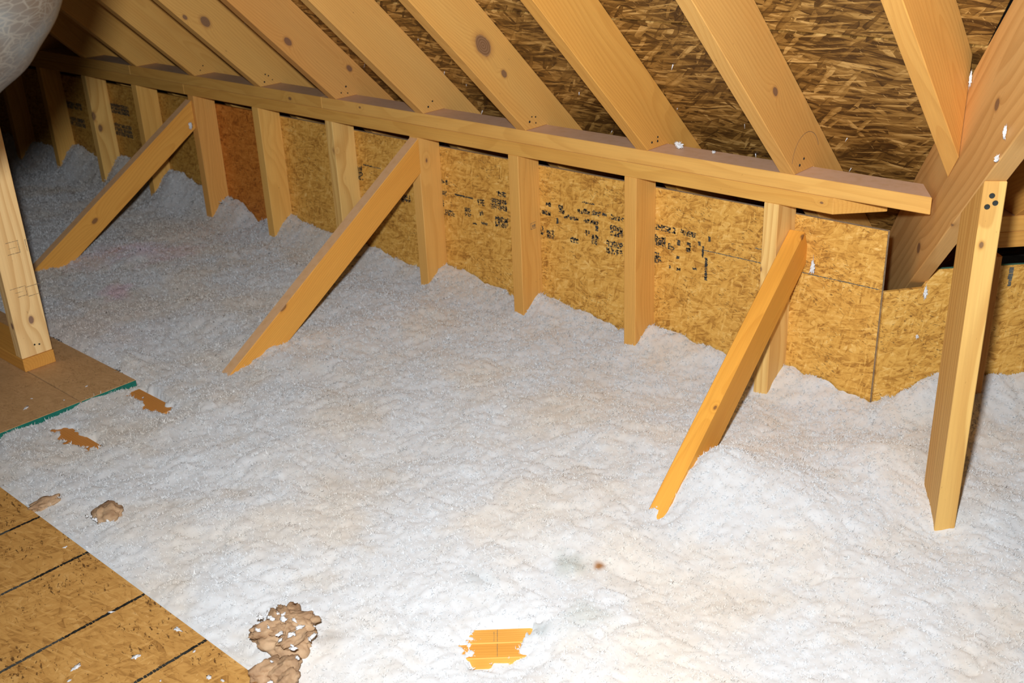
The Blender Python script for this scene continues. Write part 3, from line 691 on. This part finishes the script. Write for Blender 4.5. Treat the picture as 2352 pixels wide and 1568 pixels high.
def fluff_build():
    rng = np.random.default_rng(7)
    xs = [0.55]
    while xs[-1] > -6.1: xs.append(xs[-1] - (0.0038 + 0.0012 * max(0, -xs[-1] - .8)))
    xs = np.array(xs[::-1]); ys = np.concatenate([[-1.4374], np.arange(-1.4362, 1.4, .0045)])
    ys1 = ys[ys < .092]
    def grid(xs, ys):
        X, Y = np.meshgrid(xs, ys, indexing='ij'); Z = H(X, Y); ok = inside(X, Y)
        jx = rng.uniform(-.001, .001, X.shape)
        idx = np.arange(X.size).reshape(X.shape)
        f = np.stack([idx[:-1, :-1], idx[1:, :-1], idx[1:, 1:], idx[:-1, 1:]], -1).reshape(-1, 4)
        o = (ok[:-1, :-1] & ok[1:, :-1] & ok[1:, 1:] & ok[:-1, 1:]).reshape(-1)
        return np.stack([X + jx, Y, Z], -1).reshape(-1, 3), f[o]
    V1, F1 = grid(xs, ys)
    def compact(V, F):
        u, inv = np.unique(F.ravel(), return_inverse=True); return V[u], inv.reshape(F.shape)
    V, Q = compact(V1, F1)
    # tufts: small irregular lumps sunk in the surface
    N = 76000; K = 12
    tx = -6 + 6.4 * rng.random(N * 3) ** .75; ty = -1.434 + 1.75 * rng.random(N * 3)
    keep = inside(tx, ty + .005) & (holes(tx, ty) < .5); tx = tx[keep][:N]; ty = ty[keep][:N]; n = len(tx)
    tz = H(tx, ty); dist = np.hypot(tx - CAM.x, ty - CAM.y)
    sz = (.0038 + .0050 * rng.random(n) ** 3) * (.50 + .27 * dist)
    big = rng.random(n) < .015; sz[big] *= 1.7
    hh = holes(tx, ty); c = np.stack([tx, ty, np.where(hh > .25, np.maximum(tz, -.009), tz) - sz * .12], -1)[:, None, :]
    u = rng.normal(size=(n, K, 3)); u[..., 2] = np.abs(u[..., 2]) * .75; u /= np.linalg.norm(u, axis=-1, keepdims=True)
    r = sz[:, None, None] * rng.uniform(.55, 1.15, (n, K, 1))
    w3 = np.cross(u, rng.normal(size=(n, K, 3))); w3 /= np.linalg.norm(w3, axis=-1, keepdims=True)
    q1 = c + u * r * .25 + w3 * r * rng.uniform(.07, .20, (n, K, 1)); q2 = c + u * r * .25 - w3 * r * rng.uniform(.07, .20, (n, K, 1)); q3 = c + u * r + w3 * r * rng.uniform(-.3, .3, (n, K, 1))
    TV = np.stack([q1, q2, q3], 2).reshape(-1, 3); TF = np.arange(n * K * 3).reshape(-1, 3)
    # keep clear of boards
    TV[:, 1] = np.where((TV[:, 0] < -.937), np.minimum(TV[:, 1], .0885), TV[:, 1])
    # fibres: single curved slivers that give the fuzzy outline
    M = 150000
    fx = -6 + 6.4 * rng.random(M * 3) ** .75; fy = -1.43 + 1.75 * rng.random(M * 3); keep = inside(fx, fy + .006) & (holes(fx, fy) < .2)
    fx = fx[keep][:M]; fy = fy[keep][:M]; m = len(fx); fz = H(fx, fy) - .001
    dist = np.hypot(fx - CAM.x, fy - CAM.y)
    L = rng.uniform(.003, .009, m) * (.7 + .2 * dist); a = rng.uniform(0, 6.283, m); el = rng.uniform(.15, 1.3, m); w = rng.uniform(.0004, .0009, m) * (.6 + .3 * dist)
    dx, dy, dz = np.cos(a) * np.cos(el), np.sin(a) * np.cos(el), np.sin(el)
    p = np.stack([fx, fy, fz], -1); d = np.stack([dx, dy, dz], -1); sd = np.stack([-np.sin(a), np.cos(a), 0 * a], -1) * w[:, None]
    bend = rng.uniform(-.35, .35, (m, 3)) * L[:, None]
    FV = np.stack([p - sd, p + sd, p + d * (L * .6)[:, None] + bend * .5 + sd * .7, p + d * L[:, None] + bend * 1.2], 1).reshape(-1, 3)
    b = (np.arange(m) * 4)[:, None]; FF = np.concatenate([b + [0, 1, 2], b + [0, 2, 3]])
    FV[:, 1] = np.where((FV[:, 0] < -.937), np.minimum(FV[:, 1], .0885), FV[:, 1])
    allV = np.concatenate([V, TV, FV])
    tri = np.concatenate([TF + len(V), FF + len(V) + len(TV)])
    me = bpy.data.meshes.new('blown_insulation')
    nq, nt = len(Q), len(tri)
    me.vertices.add(len(allV)); me.vertices.foreach_set('co', allV.astype(np.float32).ravel())
    me.loops.add(nq * 4 + nt * 3); me.polygons.add(nq + nt)
    me.loops.foreach_set('vertex_index', np.concatenate([Q.ravel(), tri.ravel()]).astype(np.int32))
    me.polygons.foreach_set('loop_start', np.concatenate([np.arange(nq) * 4, nq * 4 + np.arange(nt) * 3]).astype(np.int32))
    me.polygons.foreach_set('use_smooth', np.ones(nq + nt, bool))
    me.update(calc_edges=True)
    # pink and brownish stains of the fibres themselves
    x, y = allV[:, 0], allV[:, 1]
    col = np.ones((len(allV), 4), np.float32)
    def stain(cx, cy, r, c, amt=1.0):
        nn = vnoise(x, y, .05, 31) * 1.2 + vnoise(x, y, .02, 32) * .8
        k = np.clip(1.25 - np.hypot((x - cx), (y - cy)) / r + nn * .6, 0, 1) * amt
        col[:, :3] = col[:, :3] * (1 - k[:, None]) + col[:, :3] * np.array(c) * k[:, None]
    stain(-3.40, -.35, .13, (1.02, .90, .96)); stain(-3.55, -.49, .12, (1.02, .90, .96), .8); stain(-3.19, -.64, .05, (1.03, .84, .94)); stain(-3.0, -.85, .25, (1.0, .95, .96), .6)
    stain(-1.10, -.86, .035, (.55, .58, .50), .7); stain(-1.058, -.826, .010, (.55, .28, .12)); stain(-1.2, -1.02, .03, (.70, .74, .74), .5)
    stain(-.98, -.98, .05, (.72, .74, .66), .5); stain(-1.02, -1.04, .02, (.6, .66, .66), .6); stain(-1.285, -1.30, .03, (.6, .55, .5), .6)
    at = me.color_attributes.new('tint', 'FLOAT_COLOR', 'POINT'); at.data.foreach_set('color', col.ravel())
    me.materials.append(FLUFF)
    o = link(bpy.data.objects.new('blown_insulation', me))
    tag(o, 'thick bed of loose white blown insulation covering the attic floor', 'insulation', kind='stuff')
    print('fluff tris', nq * 2 + nt)
fluff_build()

# ------------------------------------------------------------------ clumps, tufts, flakes
def lump(name, loc, r, seed, mat, sub=4, squash=(1, 1, .7), amp=.35, fr=1.0, spikes=0, parent=None, flecks=0):
    from mathutils import noise as mn
    rnd = random.Random(seed); bm = bmesh.new(); bmesh.ops.create_icosphere(bm, subdivisions=sub, radius=1)
    o3 = Vector((rnd.uniform(0, 50), rnd.uniform(0, 50), rnd.uniform(0, 50)))
    for v in bm.verts:
        p = v.co.normalized(); n1 = mn.noise(p * 1.6 * fr + o3); n2 = abs(mn.noise(p * 3.6 * fr + o3 * 2)); n3 = mn.noise(p * 8 * fr + o3)
        n4 = mn.noise(p * 17 * fr + o3)
        v.co = p * (1 + amp * (n1 * 1.1 - n2 * 1.1 + .16 * n3 + .10 * n4))
    for _ in range(spikes):
        v = rnd.choice(bm.verts[:]); v.co *= rnd.uniform(1.25, 1.8)
    for v in bm.verts: v.co = Vector((v.co.x * squash[0] * r, v.co.y * squash[1] * r, v.co.z * squash[2] * r))
    for f in bm.faces: f.smooth = True
    me = bpy.data.meshes.new(name); bm.to_mesh(me); bm.free(); me.materials.append(mat)
    o = bpy.data.objects.new(name, me); link(o, parent); o.matrix_world = Matrix.Translation(loc) @ Matrix.Rotation(rnd.uniform(0, 6), 4, 'Z')
    return o
# the big crumpled brown clump at the deck edge
bc = lump('brown_clump', (-1.338, -1.357, .016), .046, 3, BROWN, sub=5, squash=(1.2, .95, .85), amp=.30, fr=1.0)
tag(bc, 'large crumpled brown clump flecked with white at the edge of the near deck', 'clump')
rf = random.Random(31)
for i in range(15):
    a = i * 2.4; q = .25 + .75 * rf.random(); r = rf.uniform(.014, .026)
    x = -1.338 + math.cos(a) * q * .050; y = -1.357 + math.sin(a) * q * .040; z = .016 + .040 * math.sqrt(max(0, 1 - q * q * .8)) * .9
    f = lump('fold', (x, y, z), r, 20 + i, BROWN, sub=4, squash=(1.5, .62, .70), amp=.28, fr=1.0, parent=bc)
for i, (dx, dy, r) in enumerate(((.055, -.045, .026), (.08, -.06, .020), (.03, -.07, .024), (-.055, -.02, .020))):
    lump('fold', (-1.338 + dx, -1.357 + dy, .012), r, 60 + i, BROWN, sub=4, squash=(1.3, .8, .8), amp=.3, parent=bc)
rn = random.Random(8)
for i in range(30):
    a = rn.uniform(0, 6.28); q = math.sqrt(rn.uniform(.02, 1.2)); x = -1.33 + math.cos(a) * q * .07; y = -1.372 + math.sin(a) * q * .055
    z = .022 + .046 * math.sqrt(max(0, 1 - min(1, q * q * .85)))
    lump('white_fleck', (x, y, z), rn.uniform(.002, .0055), 150 + i, TUFT, sub=3, squash=(1.6, .8, .6), amp=.7, spikes=3, parent=bc)
b2 = lump('brown_clump', (-1.985, -1.343, .002), .038, 5, BROWN, sub=4, squash=(.95, .85, .72), amp=.32)
tag(b2, 'small tan clump lying in the fluff off the near deck', 'clump')
for i in range(9): lump('white_fleck', (-1.985 + rn.uniform(-.03, .03), -1.352 + rn.uniform(-.03, .01), .018 + rn.uniform(-.010, .004)), rn.uniform(.002, .005), 90 + i, TUFT, sub=2, amp=.7, spikes=2, parent=b2)
b3 = lump('brown_clump', (-2.145, -1.405, -.001), .034, 6, BROWN, sub=4, squash=(1.2, .6, .4), amp=.4)
tag(b3, 'flat brown clump half buried at the edge of the near deck', 'clump')
# loose white tufts clinging to the wood
TU = [((-1.485, .060, .582), .015, (1.3, .9, .8), 'round white tuft of fluff on the top plate behind the second rafter'),
      ((-1.384, .062, .578), .008, (1.3, .7, .7), 'small ragged white tuft on the top plate, right of the round one'),
      ((-1.104, .070, .335), .014, (.6, .5, 1.7), 'white tuft caught at the upper end of the nearest brace'),
      ((-3.600, -.030, .392), .012, (.5, .8, 1.6), 'white tuft caught where the far brace meets its stud'),
      ((-.862, .160, .295), .012, (.5, .4, 2.0), 'long white tuft hanging down the angled board under the valley rafter'),
      ((-.868, .156, .188), .012, (1.5, .4, .5), 'thin white shred stuck flat on the angled board'),
      ((-.7155, -.150, .850), .009, (.4, .4, 2.4), 'string of white fluff in the joint of the short rafter and the valley'),
      ((-.5635, -.398, .822), .009, (.5, .4, 2.0), 'white shred on the valley rafter high above the post'),
      ((-.577, -.375, .772), .009, (1.1, .4, 1.0), 'white patch on the valley rafter just above the post')]
for i, (p, r, sq, lab) in enumerate(TU):
    o = lump('fluff_tuft', p, r * .62, 200 + i, TUFT, sub=4, squash=sq, amp=.75, spikes=30, fr=1.6)
    tag(o, lab, 'tuft')
# flakes lying on the decks
FLK = [(-2.637, -1.215, .010), (-1.586, -1.626, .0105), (-1.528, -1.545, .0085), (-1.537, -1.457, .009), (-1.679, -1.508, .006), (-1.382, -1.492, .007), (-1.357, -1.482, .005), (-1.563, -1.651, .005),
       (-2.60, -1.13, .004), (-2.68, -1.18, .004), (-2.63, -1.05, .005), (-1.95, -1.46, .005), (-1.46, -1.47, .004), (-1.74, -1.70, .004), (-1.44, -1.55, .003), (-1.60, -1.75, .004)]
for i, (x, y, r) in enumerate(FLK):
    far = x < -2.55
    o = lump('fluff_flake', (x, y, r * .12), r * .62, 300 + i, TUFT, sub=3, squash=(1.6, .8, .25), amp=.7, spikes=6)
    lab = {0: 'largest oval white flake on the small green-edged deck', 1: 'large two-lobed white flake on the near deck, below the last dark stripe', 2: 'oval white flake on the near deck, closest to the large one',
           3: 'white flake on the near deck close to the fluff edge, behind the last stripe', 4: 'thin white sliver standing on a dark stripe of the near deck', 5: 'white flake on the near deck just beside the big brown clump',
           6: 'small white flake right below the big brown clump', 10: 'white flake close to the sole plate on the small deck'}.get(i)
    tag(o, lab or ('tiny white fluff speck lying on the small green-edged deck' if far else 'tiny white fluff speck lying on the near striped deck'), 'flake',
        'fluff flakes on the small deck' if far else 'fluff flakes on the near deck')
# nail points with wisps through the roof boards
def points():
    rnd = random.Random(12); vs = []; fs = []
    for _ in range(90):
        y = rnd.choice([-.03, .11, .24, -.26, -.40]) + rnd.uniform(-.025, .025); x = rnd.uniform(-3.2, -.8)
        if x > vx(y) - .02: continue
        c = Vector((x, y, zr(y))) - nr * .0005; L = rnd.uniform(.002, .008); w = rnd.uniform(.0006, .0016)
        tip = c - nr * L + Vector((rnd.uniform(-.004, .004), 0, rnd.uniform(-.012, 0)))
        b = len(vs); vs += [c + Vector((w, 0, 0)), c + Vector((-w * .5, w, -w * SL)), c + Vector((-w * .5, -w, w * SL)), tip]; fs += [(b, b + 1, b + 3), (b + 1, b + 2, b + 3), (b + 2, b, b + 3), (b, b + 2, b + 1)]
    me = bpy.data.meshes.new('fluff_wisps'); me.from_pydata([tuple(v) for v in vs], [], fs); me.materials.append(TUFT)
    o = link(bpy.data.objects.new('fluff_wisps', me), ceil); o['kind'] = 'stuff'
points()
